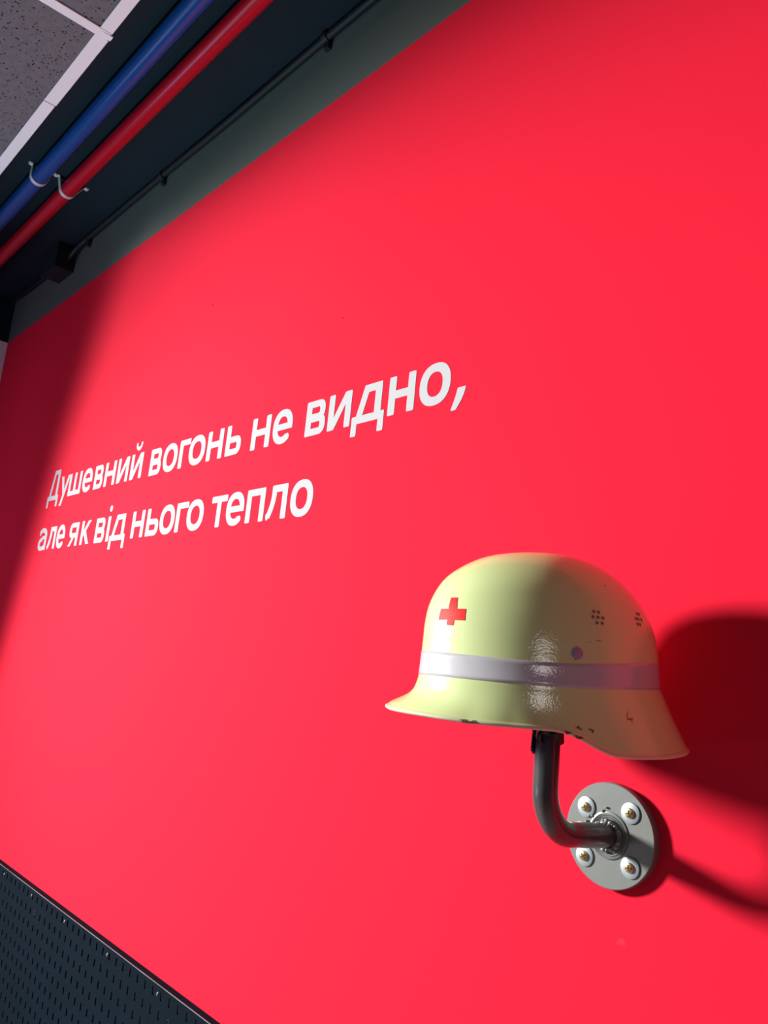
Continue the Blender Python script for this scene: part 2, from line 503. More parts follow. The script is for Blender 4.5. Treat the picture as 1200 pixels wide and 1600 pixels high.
add_box(bm, (PX0 - ox, -0.0134, PZ0 - oz), (PX1 - ox, 0.0, PZ0 - oz + 0.0012))
add_box(bm, (PX0 - ox, -0.0134, PZ0 - oz + 0.0013), (PX0 - ox + 0.0012, 0.0, PZ1 - oz - 0.0013))
add_box(bm, (PX1 - ox - 0.0012, -0.0134, PZ0 - oz + 0.0013), (PX1 - ox, 0.0, PZ1 - oz - 0.0013))
obj('folded_edge', bm, PEG_M, pg)
bm = bmesh.new()
add_box(bm, (PX0 - ox + 0.002, -0.004, PZ0 - oz + 0.002), (PX1 - ox - 0.002, -0.0005, PZ1 - oz - 0.002))
obj('slot_shade', bm, PEG_SHADE, pg)  # near-black sheet painting the shade behind the slots
bm = bmesh.new()   # strip that paints the glint along the worn front edge
add_box(bm, (PX0 - ox, -0.0154, PZ1 - oz - 0.0004), (PX1 - ox, -0.0136, PZ1 - oz + 0.0005), bevel=0.0002)
obj('worn_edge_glint', bm, WORN_GLINT_M, pg)['label'] = 'worn front edge with painted glint'
for hx in (-2.158, -1.963, -1.762, -1.5465, -1.340, -1.133):
    bm = bmesh.new()
    add_lathe(bm, [(0.0036, 0), (0.0036, 0.001), (0.0022, 0.0024), (0, 0.0027)], (hx - ox, YF, -0.5730 - oz), (0, -1, 0), n=14)
    obj('fixing_screw', bm, WORN_GLINT_M, pg)
for hx in (-1.931, -1.294):
    bm = bmesh.new()
    add_lathe(bm, [(0.0048, 0.0), (0.0052, 0.0008), (0.0030, 0.0008), (0.0028, -0.0006), (0, -0.0006)], (hx - ox, YF, -0.6005 - oz), (0, -1, 0), n=16, close=False)
    obj('grommet', bm, CABLE_M, pg)

# ------------------------------------------------------------------ wall lettering
XH = 63.5     # x-height in mm
SW = 16.0     # stem
SH = 13.2     # horizontal stroke


def rrect(x0, z0, x1, z1, r=2.6):
    r = min(r, abs(x1 - x0) / 2.01, abs(z1 - z0) / 2.01)
    out = []
    for cx, cz, a0 in ((x1 - r, z1 - r, 0), (x0 + r, z1 - r, 90), (x0 + r, z0 + r, 180), (x1 - r, z0 + r, 270)):
        for k in range(5):
            a = math.radians(a0 + 22.5 * k)
            out.append((cx + r * math.cos(a), cz + r * math.sin(a)))
    return [out]


def ring(cx, cz, ax, az, tx, tz, a0=0, a1=360, n=40, p=2.25):
    """Elliptical band, thickness tx at the sides and tz at top and bottom, as quads."""
    qs = []

    def pt(a, rx, rz):
        c, s = math.cos(a), math.sin(a)
        return (cx + rx * math.copysign(abs(c) ** (2 / p), c), cz + rz * math.copysign(abs(s) ** (2 / p), s))
    for k in range(n):
        a = math.radians(a0 + (a1 - a0) * k / n); b = math.radians(a0 + (a1 - a0) * (k + 1) / n)
        qs.append([pt(a, ax, az), pt(b, ax, az), pt(b, ax - tx, az - tz), pt(a, ax - tx, az - tz)])
    return qs


def cap(x, z, r):
    return [[(x + r * math.cos(2 * math.pi * k / 14), z + r * math.sin(2 * math.pi * k / 14)) for k in range(14)]]


def limb(x0, z0, x1, z1, w, r=2.4):
    """Slanted stroke with corners rounded a little: w measured across."""
    d = Vector((x1 - x0, z1 - z0)); L = d.length; d.normalize(); n = Vector((-d.y, d.x))
    base = rrect(0, -w / 2, L, w / 2, r)[0]
    return [[(x0 + d.x * a + n.x * b, z0 + d.y * a + n.y * b) for a, b in base]]


def para(xa, xb, w, z0, z1):
    """Diagonal with flat top and bottom: lower left corner xa at z0, upper left corner xb at z1, horizontal width w."""
    return [[(xa, z0), (xa + w, z0), (xb + w, z1), (xb, z1)]]


def half_bowl(x0, x1, z0, z1, tx, tz, n=18, flip=False, p=2.4):
    """D-shaped band open on the stem side."""
    cz = (z0 + z1) / 2; az = (z1 - z0) / 2
    xm = x1 - min(az, x1 - x0)
    ax = x1 - xm

    def pt(a, rx, rz):
        c, s = math.cos(a), math.sin(a)
        return (xm + rx * abs(c) ** (2 / p), cz + rz * math.copysign(abs(s) ** (2 / p), s))
    qs = []
    for k in range(n):
        a = -math.pi / 2 + math.pi * k / n; b = -math.pi / 2 + math.pi * (k + 1) / n
        qs.append([pt(a, ax, az), pt(b, ax, az), pt(b, ax - tx, az - tz), pt(a, ax - tx, az - tz)])
    if xm > x0:
        qs.append([(x0, z1 - tz), (xm, z1 - tz), (xm, z1), (x0, z1)])
        qs.append([(x0, z0), (xm, z0), (xm, z0 + tz), (x0, z0 + tz)])
    if flip:
        qs = [[(x0 + x1 - a, b) for a, b in q][::-1] for q in qs]
    return qs


def glyph(ch, w):
    h = XH; P = []
    st = lambda x, z0=0.0, z1=h, sw=SW: rrect(x, z0, x + sw, z1)
    if ch == 'н':
        P += st(0) + st(w - SW) + rrect(SW / 2, h * .5 - SH / 2 + 1, w - SW / 2, h * .5 + SH / 2 + 1, 0.1)
    elif ch == 'п':
        P += st(0) + st(w - SW) + rrect(0, h - SH, w, h)
    elif ch == 'и' or ch == 'й':
        P += st(0, sw=SW - .6) + st(w - SW + .6, sw=SW - .6) + para(1.0, w - SW - 1.5, SW + .5, 0.4, h - 0.4)
        if ch == 'й':
            P += ring(w / 2, h + 24, 17, 16.5, 8.5, 9.5, 180, 360, 18, 2.0)
            P += cap(w / 2 - 12.75, h + 24, 4.25) + cap(w / 2 + 12.75, h + 24, 4.25)
    elif ch == 'ш':
        P += st(0) + st((w - SW) / 2) + st(w - SW) + rrect(0, 0, w, SH)
    elif ch == 'г':
        P += st(0) + rrect(0, h - SH, w, h)
    elif ch == 'т':
        P += st((w - SW) / 2) + rrect(0, h - SH, w, h)
    elif ch == 'о':
        P += ring(w / 2, h / 2, w / 2, h / 2 + 1.4, SW + .2, SH + .6)
    elif ch == 'е':
        P += ring(w / 2, h / 2, w / 2, h / 2 + 1.4, SW, SH + .4, 0, 314, 40)
        P += rrect(SW * .6, h * .42 - 1.5, w - .4, h * .42 + SH - 2.5, 1.2)
        P += para(w - SW + .2, w - SW + .2, SW - .4, h * .42 + 4, h * .5 + 1)
        P += cap(w * .5 + (w / 2 - SW / 2) * .745, h * .5 - (h / 2 - SH / 2 + 1.4) * .80, SH * .50)
    elif ch == 'в':
        P += st(0)
        P += half_bowl(SW * .4, w - 2.5, h * .5 - 4.6, h, SW - 1, SH - .8)
        P += half_bowl(SW * .4, w, 0, h * .5 + 5.2, SW - .2, SH - .4)
    elif ch == 'ь':
        P += st(0)
        P += half_bowl(SW * .4, w, 0, h * .61, SW - .2, SH - .3)
    elif ch == 'а':
        P += rrect(w - SW, 0, w, h * .66, 2.2)
        P += ring(w * .46, h * .62, w * .54, h * .38 + 1.2, SW, SH, 0, 148, 22)
        P += ring(w * .46, h * .285, w * .46, h * .285 + 1.4, SW - .4, SH - 1.4, 80, 335, 28)
        P += rrect(w * .42, h * .40 + 6.4, w - 3, h * .40 + 15.6, .2)
        P += cap(w * .46 - (w * .54 - SW / 2) * .80, h * .62 + (h * .38 - SH / 2) * .50, SH * .46)
    elif ch == 'л':
        P += st(w - SW) + rrect(w * .27, h - SH, w, h)
        b = []
        prev = None
        for k in range(13):     # left leg curving out at the foot
            t = k / 12
            xl = w * .27 - (w * .20) * max(0, (t - .25) / .75) ** 2.0 - .02 * t * w
            z = h - 1.5 - (h - 7.5) * t
            cur = (xl + SW * .49, z)
            if prev:
                P += limb(prev[0], prev[1], cur[0], cur[1], SW * (.98 - .1 * t), .01)
            prev = cur
        P += limb(prev[0] + 1.2, prev[1] + 1.5, 4.5, 5.4, SH - .2, 4)
    elif ch == 'д' or ch == 'Д':
        H = h if ch == 'д' else 88.5
        dn = -20.5
        fw = SW - 2.2
        P += rrect(0, 0, w, SH, 2.0) + rrect(0, dn, fw, SH, 2.2) + rrect(w - fw, dn, w, SH, 2.2)
        xr = w - fw * .62
        P += rrect(xr - SW, 1, xr, H, 2.4)
        xt = w * .335 if ch == 'д' else w * .36
        P += rrect(xt, H - SH, xr, H, 2.4)
        P += para(w * .085, xt + .3, SW - .5, 3, H - 2.0)
    elif ch == 'у':
        P += para(w / 2 - 4.0 - .0, 0.0, SW + 1.2, 2.0, h) if False else [[(0.6, h), (SW + 1.6, h), (w / 2 + 6.8, 4.0), (w / 2 - 6.0, 4.0)]]
        P += [[(w - SW - .6, h), (w - .4, h), (w * .40, -22), (w * .40 - SW, -22)]]
        P += cap(w * .40 - SW + 1.5, -20, 2.2) + cap(w * .40 - 2.2, -20.0, 2.2)
    elif ch == 'я':
        P += st(w - SW)
        P += half_bowl(0, w - SW * .4, h * .36, h, SW - .2, SH - .4, flip=True)
        P += [[(0, 1.0), (SW + 1.0, 1.0), (w * .5 + SW * .55, h * .42), (w * .5 - SW * .40, h * .42)]]
        P += cap(2.5, 2.2, 2.2) + cap(SW - 1.6, 2.2, 2.2)
    elif ch == 'к':
        P += st(0)
        P += [[(SW * .55, h * .50), (SW * 1.1, h * .34), (w - .4, h - .6), (w - SW - 2.6, h - .6)]]
        P += [[(SW * .85, h * .56), (SW * 1.75, h * .66), (w, .8), (w - SW - 2.4, .8)]]
        P += cap(w - 2.6, h - 2.4, 2.2) + cap(w - 2.4, 2.4, 2.2)
    elif ch == 'і':
        P += st(0)
        P += [[(SW / 2 + 8.1 * math.cos(2 * math.pi * k / 20), h + 19.5 + 8.1 * math.sin(2 * math.pi * k / 20)) for k in range(20)]]
    elif ch == ',':
        P += [[(w - 16.0, 15.2), (w - 14.6, 16.4), (w - 1.2, 16.4), (w, 15.0), (w - 2.0, 7.0), (w - 6.5, -2.5), (10.5, -15.6), (8.8, -16.6), (1.0, -16.6), (0.0, -15.0), (4.5, -4.0), (8.6, 7.0)]]
    return P


def letter_mesh(polys, thick=0.0003):
    verts, faces = [], []
    for p in polys:
        area = sum(a[0] * b[1] - b[0] * a[1] for a, b in zip(p, p[1:] + p[:1]))
        if abs(area) < 1e-6:
            continue
        if area < 0:
            p = p[::-1]
        i0 = len(verts); verts += [Vector((a * 0.001, b * 0.001)) for a, b in p]
        faces.append(list(range(i0, i0 + len(p))))
    vo, eo, fo, ov, oe, of = delaunay_2d_cdt(verts, [], faces, 1, 1e-7)
    keep = [f for f, src in zip(fo, of) if src]
    bm = bmesh.new()
    used = sorted({i for f in keep for i in f})
    top = {i: bm.verts.new((vo[i].x, -thick, vo[i].y)) for i in used}
    bot = {i: bm.verts.new((vo[i].x, 0.0, vo[i].y)) for i in used}
    cnt = {}
    for f in keep:
        bm.faces.new([top[i] for i in f])
        for a, b in zip(f, f[1:] + f[:1]):
            cnt[(a, b)] = cnt.get((a, b), 0) + 1
    for (a, b) in cnt:
        if (b, a) not in cnt:
            bm.faces.new((top[b], top[a], bot[a], bot[b]))
    return bm


LINE1 = [('Душевний', [(-2383, -2300), (-2293, -2226), (-2229, -2140), (-2130, -2066), (-2052, -1997), (-1986, -1921), (-1909, -1846), (-1834, -1771)]),
         ('вогонь', [(-1730, -1674), (-1665, -1598), (-1590, -1543), (-1546, -1477), (-1468, -1406), (-1393, -1336)]),
         ('не', [(-1299, -1236), (-1227, -1165)]),
         ('видно,', [(-1124, -1068), (-1060, -1000), (-995, -916), (-908, -849), (-839, -775), (-770.5, -744)])]
LINE2 = [('але', [(-2394, -2332), (-2324, -2261), (-2253, -2194)]),
         ('як', [(-2162, -2100), (-2081, -2022)]),
         ('від', [(-1988, -1930), (-1917, -1902.8), (-1896, -1808)]),
         ('нього', [(-1777, -1714), (-1701, -1641), (-1636, -1568), (-1562, -1511), (-1514, -1445)]),
         ('тепло', [(-1416, -1356), (-1357, -1293), (-1285, -1224), (-1220.5, -1154), (-1143, -1078)])]
slogan = thing('wall_lettering', 'white two-line lettering on the red wall reading Душевний вогонь не видно, але як від нього тепло', 'lettering', (-1.55, 0, zr(0.32)))
for line, z0, z1 in ((LINE1, 0.3925, 0.3870), (LINE2, 0.2480, 0.2450)):
    for word, spans in line:
        xm = spans[0][0] * 0.001
        wd = bpy.data.objects.new('word', None); C.objects.link(wd); wd.parent = slogan; wd.empty_display_size = 0.03
        zb = z0 + (z1 - z0) * (xm + 2.39) / 1.6
        wd.location = (xm + 1.55, 0, zb - 0.32)
        for ch, (a, b) in zip(word, spans):
            name = 'comma' if ch == ',' else 'letter'
            o = obj(name, letter_mesh(glyph(ch, b - a)), LETTER_M, wd)
            o.location = (a * 0.001 - xm, -0.0002, 0)

# ------------------------------------------------------------------ wall bracket: flange, pipe, washers and screws
K = 0.77
FX, FZ = -0.62902 * K, zr(-0.18504 * K)
FR = 0.0673 * K
br = thing('wall_bracket', 'grey steel flange with a bent pipe holding up the helmet', 'bracket', (FX, 0, FZ))
bm = bmesh.new()
add_lathe(bm, [(0, 0), (FR - 0.0002, 0), (FR, 0.0006), (FR, 0.0092), (FR - 0.0008, 0.0100), (0, 0.0100)], (0, 0, 0), (0, -1, 0), n=96, close=False)
sharp(obj('flange', bm, STEEL_M, br), 30)
# turned grooves and weld around the pipe
bm = bmesh.new()
prof = [(0.0235, 0.0098), (0.0232, 0.0112), (0.0222, 0.0116)]
for r in (0.0205, 0.0185, 0.0165):
    prof += [(r + 0.0008, 0.0118), (r + 0.0003, 0.0108), (r - 0.0003, 0.0108), (r - 0.0008, 0.0120)]
prof += [(0.0150, 0.0125), (0.0135, 0.0150), (0.0128, 0.0152)]
add_lathe(bm, prof, (0, 0, 0), (0, -1, 0), n=72, close=False)
sharp(obj('hub_ring', bm, STEEL_M, br), 40)
bm = bmesh.new()
for k in range(26):
    a = 2 * math.pi * k / 26 + random.uniform(-.1, .1)
    r = 0.0142 + random.uniform(-.0006, .0012)
    s = random.uniform(0.0016, 0.0028)
    p = Matrix.Translation((r * math.cos(a), -0.0135 - random.uniform(0, .002), r * math.sin(a))) @ Matrix.Diagonal((s * random.uniform(.8, 1.3), s * .9, s * random.uniform(.8, 1.2), 1))
    bmesh.ops.create_icosphere(bm, subdivisions=2, radius=1.0, matrix=p)
for k in range(9):       # slag lumps at the upper left of the ring
    a = math.radians(random.uniform(95, 165)); r = random.uniform(0.016, 0.028); s = random.uniform(0.001, 0.0022)
    bmesh.ops.create_icosphere(bm, subdivisions=2, radius=s, matrix=Matrix.Translation((r * math.cos(a), -0.0115, r * math.sin(a))))
obj('weld_bead', bm, STEEL_M, br, smooth=True)

PR = 0.0122                       # pipe radius
PO = 0.78 - 0.8555 * K            # distance of the upright from the wall
ER = 0.046                        # bend radius
RISE = 0.0045
pts = [(0, -0.0100, 0), (0, -0.03, RISE * .2), (0, -(PO - ER), RISE)]
n = 22
for i in range(1, n + 1):
    a = math.pi / 2 * i / n
    pts.append((0, -(PO - ER) - ER * math.sin(a), RISE + ER - ER * math.cos(a)))
ztop = zr(0.112) - FZ
for i in range(1, 9):
    pts.append((0, -PO, RISE + ER + (ztop - ER - RISE) * i / 8))
bm = bmesh.new()
add_tube(bm, pts, PR, n=40)
sharp(obj('pipe', bm, PIPE_M, br, smooth=True), 50)
# black enamel collar with runs under the helmet
bm = bmesh.new()
zc_ = zr(-0.0335) - FZ
nn = 48; rows = []
for j in range(9):
    t = j / 8; row = []
    for k in range(nn):
        a = 2 * math.pi * k / nn
        edge = 0.0185 + 0.0045 * math.sin(3 * a + 1.0) + 0.0022 * math.sin(7 * a + .5) + 0.0012 * math.sin(13 * a)
        bul = 0.0034 + 0.0012 * math.sin(5 * a + 2) + 0.0007 * math.sin(11 * a)
        z = zc_ + 0.008 - t * (edge + 0.008)
        rr = PR + (bul * math.sin(math.pi * min(1, t * 1.02 + .12)) ** .7 if t < 1 else -0.0004)
        row.append(bm.verts.new((rr * math.cos(a), -PO + rr * math.sin(a), z)))
    rows.append(row)
for a, b in zip(rows, rows[1:]):
    for k in range(nn):
        bm.faces.new((a[k], a[(k + 1) % nn], b[(k + 1) % nn], b[k]))
# hanging drips: one long at the left, one short at the right
vw = Vector((0.603, -0.798, 0)); lf = Vector((-0.798, -0.603, 0))
for dirv, z0_, z1_, r0 in ((lf * .985 + vw * .17, 0.004, -0.0300, 0.0027), (-lf * .95 + vw * .3, 0.002, -0.0190, 0.0027), (vw * .9 + lf * .42, 0.0, -0.0205, 0.0020)):
    d = dirv.normalized(); c = d * (PR + 0.0010)
    pp, rad = [], []
    for i in range(12):
        t = i / 11
        pp.append((c.x, -PO + c.y, zc_ + z0_ + (z1_ - z0_) * t)); rad.append(r0 * (.85 if t < .2 else .55 + .55 * t) * (1 if t < .9 else math.sqrt(max(0.02, 1 - ((t - .9) / .1) ** 2))))
    add_tube(bm, pp, r0, n=12, radii=rad)
obj('paint_collar', bm, DRIP_M, br, smooth=True)['label'] = 'black enamel collar with drips'

for wx, wz in (((915.8, 1260.5)), (984.7, 1270.8), (913.0, 1337.0), (984.0, 1356.0)):
    d = right * ((wx - 600) / 1255.58) + down * ((wz - 800) / 1255.58) + fwd
    d = d * ((0.78 - 0.0112) / d.y)
    lx, lz = d.x - FX, d.z + EYE - FZ
    bm = bmesh.new()
    add_lathe(bm, [(0.0046, 0.0100), (0.0103, 0.0100), (0.0106, 0.0104), (0.0104, 0.0114), (0.0098, 0.0117), (0.0046, 0.0119)], (0, 0, 0), (0, -1, 0), n=40, close=False)
    w_ = sharp(obj('washer', bm, WASHER_M, br, loc=(lx, 0, lz)), 40)
    bm = bmesh.new()
    add_lathe(bm, [(0.0050, 0.0112), (0.0050, 0.0128), (0.0044, 0.0138), (0.0026, 0.0144), (0, 0.0145)], (0, 0, 0), (0, -1, 0), n=32, close=False)
    ang = random.uniform(0, math.pi / 2)
    for q in (0, 1):
        a = ang + q * math.pi / 2
        fs = add_box(bm, (-0.0030, -0.01475, -0.0006), (0.0030, -0.0136, 0.0006), mi=1)
        bmesh.ops.rotate(bm, verts=list({v for f in fs for v in f.verts}), cent=(0, 0, 0), matrix=Matrix.Rotation(a, 3, 'Y'))
    sharp(obj('screw', bm, [SCREW_M, SLOT_M], w_), 40)

# ------------------------------------------------------------------ the helmet
HX, HY = FX, -PO
hel = thing('helmet', 'lime yellow steel helmet with silver band and red cross, sitting on the pipe bracket', 'helmet', (HX, HY, EYE))
hel.rotation_euler = (0, 0, math.atan2(-0.60319798, -0.7975915))     # local +x forward, +y ... see below
# local frame: x forward (towards the visor), y to the wearer's left, z up (0 = camera height); near side is local y > 0
Q = K / 0.78
U0 = 0.014 * Q
#        front r, side r, z front, z side, z rear, rear r   (mm)
R_ROWS = []
front = [(0, 132.2), (17, 131.9), (34, 130.0), (51, 126.8), (67, 121.2), (84, 111.5), (97.5, 100.3), (106.6, 86.4), (112.8, 70), (115.2, 52.7), (115.6, 38), (116.0, 24.1)]
rear = [(0, 132.2), (16.5, 131.7), (36, 128.7), (55, 122.4), (72, 112.4), (85, 100.8), (96, 87.6), (104.6, 73.3), (109.7, 60.2), (112.6, 47), (114.0, 39), (114.6, 32.3)]
side = [(0, 132.2), (16, 131.5), (32, 128.6), (46, 123.2), (59, 115.0), (70, 104.0), (78, 91.5), (83.2, 77), (88.0, 62), (91.6, 45), (93.3, 33), (94.9, 21.6)]
FLARE_F = [(0.0, 0.0), (.05, .22), (.13, .42), (.27, .58), (.46, .70), (.66, .80), (.84, .89), (1.0, 1.0)]
FLARE_R = [(0.0, 0.0), (.12, .14), (.27, .30), (.43, .46), (.59, .62), (.75, .77), (.90, .91), (1.0, 1.0)]
FLARE_S = [(0.0, 0.0), (.06, .18), (.15, .35), (.28, .52), (.45, .68), (.64, .81), (.83, .92), (1.0, 1.0)]


def ell(a, b, c, s):
    return 1.0 / math.sqrt((c / a) ** 2 + (s / b) ** 2) if a > 1e-6 else 0.0


def lin_key(keys, x):
    x = -x if x < 0 else (360 - x if x > 180 else x)
    for (x0, y0), (x1, y1) in zip(keys, keys[1:]):
        if x <= x1:
            return y0 + (y1 - y0) * (x - x0) / (x1 - x0)
    return keys[-1][1]


KEY_CACHE = {}


def lerp_key(keys, x):
    """Piecewise-linear keys smoothed over a window, so the rim has no kinks."""
    ck = (id(keys), round(x, 3))
    if ck not in KEY_CACHE:
        tot = wt = 0.0
        for i in range(-14, 15):
            w = 1 - abs(i) / 15; tot += w * lin_key(keys, x + i * 0.32); wt += w
        KEY_CACHE[ck] = tot / wt
    return KEY_CACHE[ck]


RIM_Z = [(0, -30.5), (25, -32.0), (60, -33.5), (92, -32.4), (100, -32.2), (107, -33.8), (114, -39.0), (121, -45.2), (127, -49.2), (136, -49.2), (150, -47.4), (165, -44.6), (180, -42.2)]
RIM_R = [(0, 147.5), (20, 141.0), (40, 125.5), (60, 112.5), (80, 105.5), (100, 104.0), (118, 109.0), (132, 118.5), (150, 132), (165, 139.5), (180, 142.5)]


def section(th):
    """Profile rows (r, z) in mm for angle th from the front; near side is th > 0."""
    c, s = math.cos(th), math.sin(th)
    out = []
    end = front if c >= 0 else rear
    for i in range(12):
        r = ell(end[i][0], side[i][0], c, s)
        z = side[i][1] + (end[i][1] - side[i][1]) * c * c
        if i == 11 or i == 10:
            pass
        out.append((r, z))
    # band: upper edge is row 11, lower edge below it
    zt = out[11][1]
    rb = ell((117.0 if c >= 0 else 117.0), 98.2, c, s)
    zb = (0.9 + ((1.0 if c >= 0 else 8.2) - 0.9) * c * c)
    out.append((rb * .35 + out[11][0] * .65, zt + (zb - zt) * .5))
    out.append((rb, zb))
    d = abs(math.degrees(math.atan2(s, c)))
    zrim = lerp_key(RIM_Z, d); rrim = lerp_key(RIM_R, d)
    wF = max(c, 0) ** 2; wR = max(-c, 0) ** 2; wS = s * s
    for k in range(1, 8):
        fr = FLARE_F[k][0] * wF + FLARE_R[k][0] * wR + FLARE_S[k][0] * wS
        fz = FLARE_F[k][1] * wF + FLARE_R[k][1] * wR + FLARE_S[k][1] * wS
        out.append((rb + (rrim - rb) * fr, zb + (zrim - zb) * fz))
    return out


NT = 192
secs = [section(2 * math.pi * k / NT) for k in range(NT)]


def hp(r, z, th):
    return Vector((U0 + Q * r * 0.001 * math.cos(th), Q * r * 0.001 * math.sin(th), Q * z * 0.001))


def densify(sec, m=3):
    """Catmull-Rom through a profile so the shell is smooth."""
    out = []
    for i in range(len(sec) - 1):
        p0 = sec[i - 1] if i > 0 else (-sec[1][0], sec[1][1])
        p1, p2 = sec[i], sec[i + 1]
        p3 = sec[i + 2] if i + 2 < len(sec) else (2 * p2[0] - p1[0], 2 * p2[1] - p1[1])
        for k in range(m):
            t = k / m
            out.append(tuple(0.5 * ((2 * b) + (-a + c_) * t + (2 * a - 5 * b + 4 * c_ - d) * t * t + (-a + 3 * b - 3 * c_ + d) * t ** 3) for a, b, c_, d in zip(p0, p1, p2, p3)))
    out.append(sec[-1])
    return out


DM = 3
dsec = [densify(s, DM) for s in secs]
NR = len(dsec[0])
iT, iB = 11 * DM, 13 * DM           # rows of the band's edges
bm = bmesh.new()
apex = bm.verts.new(hp(0, 132.2, 0))
grid = []
for j in range(1, NR):
    grid.append([bm.verts.new(hp(dsec[k][j][0], dsec[k][j][1], 2 * math.pi * k / NT)) for k in range(NT)])
ths = [2 * math.pi * k / NT for k in range(NT)]
# rolled rim, then inside surface
rim_rows = []
for dr, dz in ((1.1, -0.5), (1.8, -1.7), (1.7, -3.0), (0.5, -4.0), (-1.4, -3.7), (-2.8, -1.8)):
    rim_rows.append([bm.verts.new(hp(dsec[k][-1][0] + dr, dsec[k][-1][1] + dz, ths[k])) for k in range(NT)])
inner = []
for j in range(NR - 2, 2, -3):
    inner.append([bm.verts.new(hp(max(dsec[k][j][0] - 3.0, 1), dsec[k][j][1] - 1.6, ths[k])) for k in range(NT)])
in_apex = bm.verts.new(hp(0, 129.5, 0))
allrows = grid + rim_rows + inner
ng, nrim = len(grid), len(rim_rows)
for idx, (a, b) in enumerate(zip(allrows, allrows[1:])):
    mi = 0 if idx < ng else (1 if idx < ng + nrim - 1 else 2)
    for k in range(NT):
        bm.faces.new((a[k], a[(k + 1) % NT], b[(k + 1) % NT], b[k])).material_index = mi
for k in range(NT):
    bm.faces.new((apex, grid[0][k], grid[0][(k + 1) % NT]))
    bm.faces.new((in_apex, inner[-1][(k + 1) % NT], inner[-1][k])).material_index = 2
shell = obj('shell', bm, [SHELL_M, RIM_M, INNER_M], hel, smooth=True)


SEC_CACHE = {}


def surf(th, z):
    """Point and outward normal on the shell at angle th and height z (mm)."""
    def pos(th, z):
        key = round(th, 6)
        if key not in SEC_CACHE:
            SEC_CACHE[key] = densify(section(th), 6)
        s = SEC_CACHE[key]
        for (r0, z0), (r1, z1) in zip(s[3:], s[4:]):
            if z1 <= z <= z0:
                t = (z0 - z) / (z0 - z1) if z0 != z1 else 0
                return hp(r0 + (r1 - r0) * t, z, th)
        return hp(s[-1][0], z, th)
    p = pos(th, z)
    a = pos(th + 0.01, z) - pos(th - 0.01, z); b = pos(th, z + 1) - pos(th, z - 1)
    n = a.cross(b).normalized()
    if n.dot(Vector((p.x - U0, p.y, 0.02))) < 0:
        n = -n
    return p, n


def decal(polys_cells, off=0.00035):
    """polys_cells: list of quads of (th, z); conformal skin with a little thickness."""
    bm = bmesh.new(); cache = {}

    def vert(q, o):
        key = (round(q[0], 5), round(q[1], 3), o)
        if key not in cache:
            p, n = surf(*q); cache[key] = bm.verts.new(p + n * (off if o else -0.0002))
        return cache[key]
    edges = {}
    for q in polys_cells:
        vs = [vert(p, 1) for p in q]
        bm.faces.new(vs)
        for a, b in zip(q, q[1:] + q[:1]):
            ka = (round(a[0], 5), round(a[1], 3)); kb = (round(b[0], 5), round(b[1], 3))
            edges[(ka, kb)] = (a, b)
    for (ka, kb), (a, b) in edges.items():
        if (kb, ka) not in edges:
            bm.faces.new((vert(b, 1), vert(a, 1), vert(a, 0), vert(b, 0)))
    return bm


# silver reflective band
bm = bmesh.new(); rows = []
for j in range(iT, iB + 1):
    row = []
    for k in range(NT):
        th = ths[k]; r, z = dsec[k][j]
        row.append(bm.verts.new(hp(r + 0.45, z, th)))
    rows.append(row)
lo = [bm.verts.new(hp(dsec[k][iB][0] - 0.2, dsec[k][iB][1] - 0.05, ths[k])) for k in range(NT)]
hi = [bm.verts.new(hp(dsec[k][iT][0] - 0.2, dsec[k][iT][1] + 0.05, ths[k])) for k in range(NT)]
rows = [hi] + rows + [lo]
for a, b in zip(rows, rows[1:]):
    for k in range(NT):
        bm.faces.new((a[k], a[(k + 1) % NT], b[(k + 1) % NT], b[k]))
obj('reflective_band', bm, BAND_M, hel, smooth=True)['label'] = 'silver reflective band'


def th_at(px, z):
    """Angle on the near side whose shell point at height z (mm) shows at picture column px."""
    best = None
    M = hel.matrix_basis
    for i in range(8, 181):
        th = math.radians(i)
        p = M @ surf(th, z)[0]
        d = p - Vector((0, -0.78, EYE))
        x = 600 + 1255.58 * d.dot(right) / d.dot(fwd)
        if best is None or abs(x - px) < best[0]:
            best = (abs(x - px), th)
    return best[1]


def z_at(py, th):
    M = hel.matrix_basis; best = None
    for i in range(-46, 126):
        p = M @ surf(th, i)[0]
        d = p - Vector((0, -0.78, EYE))
        y = 800 + 1255.58 * d.dot(down) / d.dot(fwd)
        if best is None or abs(y - py) < best[0]:
            best = (abs(y - py), i)
    return best[1]


def shell_at(px, py):
    z = 40.0; th = 1.0
    for _ in range(4):
        th = th_at(px, z); z = float(z_at(py, th))
    return th, z


# red cross, leaning slightly
cells = []


def quad_patch(c4, nu=6, nv=6):
    (a, b, c, d) = [Vector(p) for p in c4]
    P = lambda u, v: tuple((a * (1 - u) * (1 - v) + b * u * (1 - v) + c * u * v + d * (1 - u) * v))
    return [[P(i / nu, j / nv), P((i + 1) / nu, j / nv), P((i + 1) / nu, (j + 1) / nv), P(i / nu, (j + 1) / nv)] for i in range(nu) for j in range(nv)]


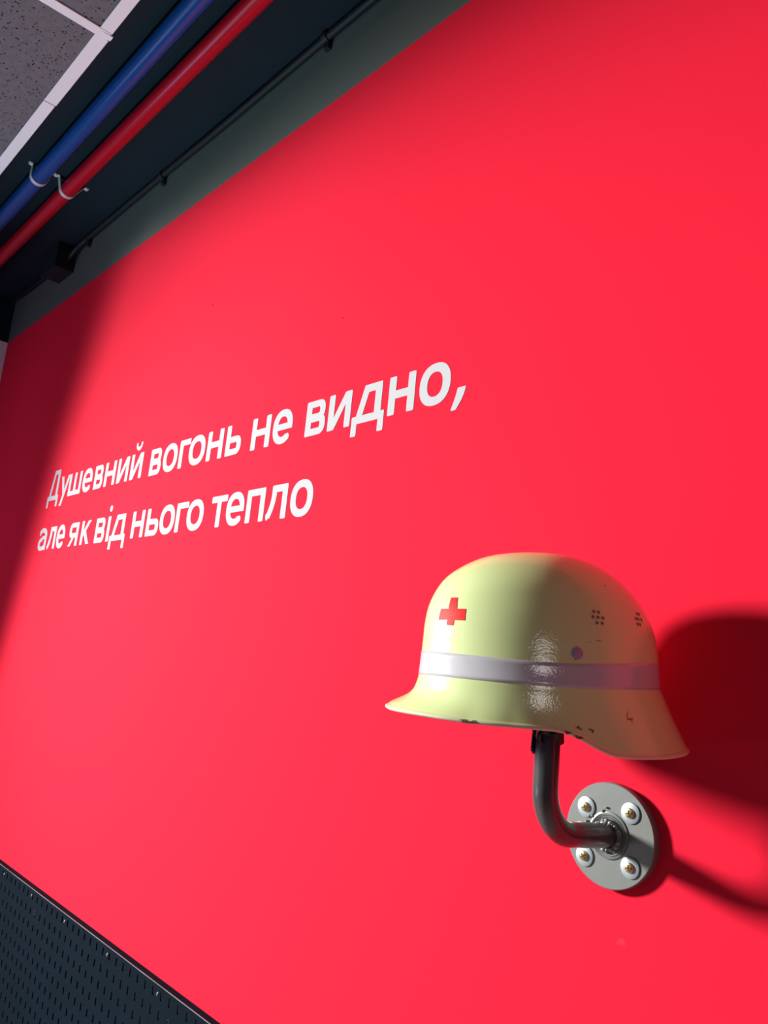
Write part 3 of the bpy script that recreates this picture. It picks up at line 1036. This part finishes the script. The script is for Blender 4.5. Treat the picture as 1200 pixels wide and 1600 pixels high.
pxs = dict(h0=(686, 968.5), h1=(725.5, 969), h2=(728, 951.3), h3=(689, 952), t0=(701.5, 951.8), t1=(713.5, 951.5), t2=(716.5, 934), t3=(705.5, 934), b0=(697.2, 977), b1=(709.3, 977.3), b2=(710.8, 968.8), b3=(698.8, 968.7))  # lower arm shaped short, as if the rest is lost in glare
cc = {k: shell_at(*v) for k, v in pxs.items()}
crossq = quad_patch((cc['h0'], cc['b3'], cc['t0'], cc['h3'])) + quad_patch((cc['b3'], cc['b2'], cc['t1'], cc['t0'])) + quad_patch((cc['b2'], cc['h1'], cc['h2'], cc['t1']))
crossq += quad_patch((cc['t0'], cc['t1'], cc['t2'], cc['t3'])) + quad_patch((cc['b0'], cc['b1'], cc['b2'], cc['b3']))
obj('cross_emblem', decal(crossq), CROSS_M, hel, smooth=False)['label'] = 'red cross emblem'

# rivet
th, z = shell_at(902.5, 1021.5)
p, nrm = surf(th, z)
bm = bmesh.new()
add_lathe(bm, [(0.0052, -0.0006), (0.0053, 0.0005), (0.0049, 0.0009), (0, 0.0010)], p, nrm, n=28, close=False)
sharp(obj('rivet', bm, RIVET_M, hel), 50)['label'] = 'violet rivet head'

# two groups of seven ventilation holes
for cx_, cy_, sx in ((935, 965, 1.0), (997.5, 968, 0.46)):
    bm = bmesh.new()
    for dx, dy in ((-6.5, -9.2), (1.2, -9.2), (-8.2, -1.6), (0.2, -.8), (8.0, .2), (-1.6, 8.0), (6.2, 8.4)):
        th, z = shell_at(cx_ + dx * sx, cy_ + dy * (1 if sx == 1 else .9))
        p, nrm = surf(th, z)
        add_lathe(bm, [(0.0019, -0.0003), (0.0020, 0.00025), (0.0014, 0.00035)], p, nrm, n=14, mi=1, close=False)
        add_lathe(bm, [(0.0014, 0.00035), (0.0012, 0.00005), (0, 0.00005)], p, nrm, n=14, mi=0, close=False)
    obj('vent', bm, [VENT_M, VENT_RIM_M], hel)['label'] = 'group of seven small air holes'

# dirt and chips on the paint, given their places on the shell
marks = []
for px, py, rx, rz in ((984, 1123, .0042, .0012), (980, 1118, .0007, .005), (987, 1125, .0008, .004), (903, 1137, .003, .0014), (907, 1139.5, .0022, .0016), (922, 1141, .004, .0012),
                       (926, 1143, .0016, .0018), (935, 1001, .0038, .0005), (922, 1003, .0022, .0004), (944, 915, .0022, .0005), (901, 1010, .0015, .0005), (900, 1029, .0016, .0010), (860, 1007, .0014, .0004)):
    th, z = shell_at(px, py); p, nn_ = surf(th, z)
    marks.append((p.x, p.y, p.z, rx, .006, rz))
add_spots(SHELL_M, marks, (0.16, 0.10, 0.03), soft=0.7, wobble=0.003, wscale=400)
chips = []
for px, py, rx in ((728, 1124.5, .007), (738, 1126, .009), (888, 1143, .004), (905, 1152, .006)):
    th = th_at(px, -33); p = hp(dsec[int(th / (2 * math.pi) * NT)][-1][0], lerp_key(RIM_Z, math.degrees(th)) - 2.0, th)
    chips.append((p.x, p.y, p.z, rx, .01, .0018))
add_spots(RIM_M, chips, (0.10, 0.07, 0.04), soft=0.5, wobble=0.004, wscale=300)
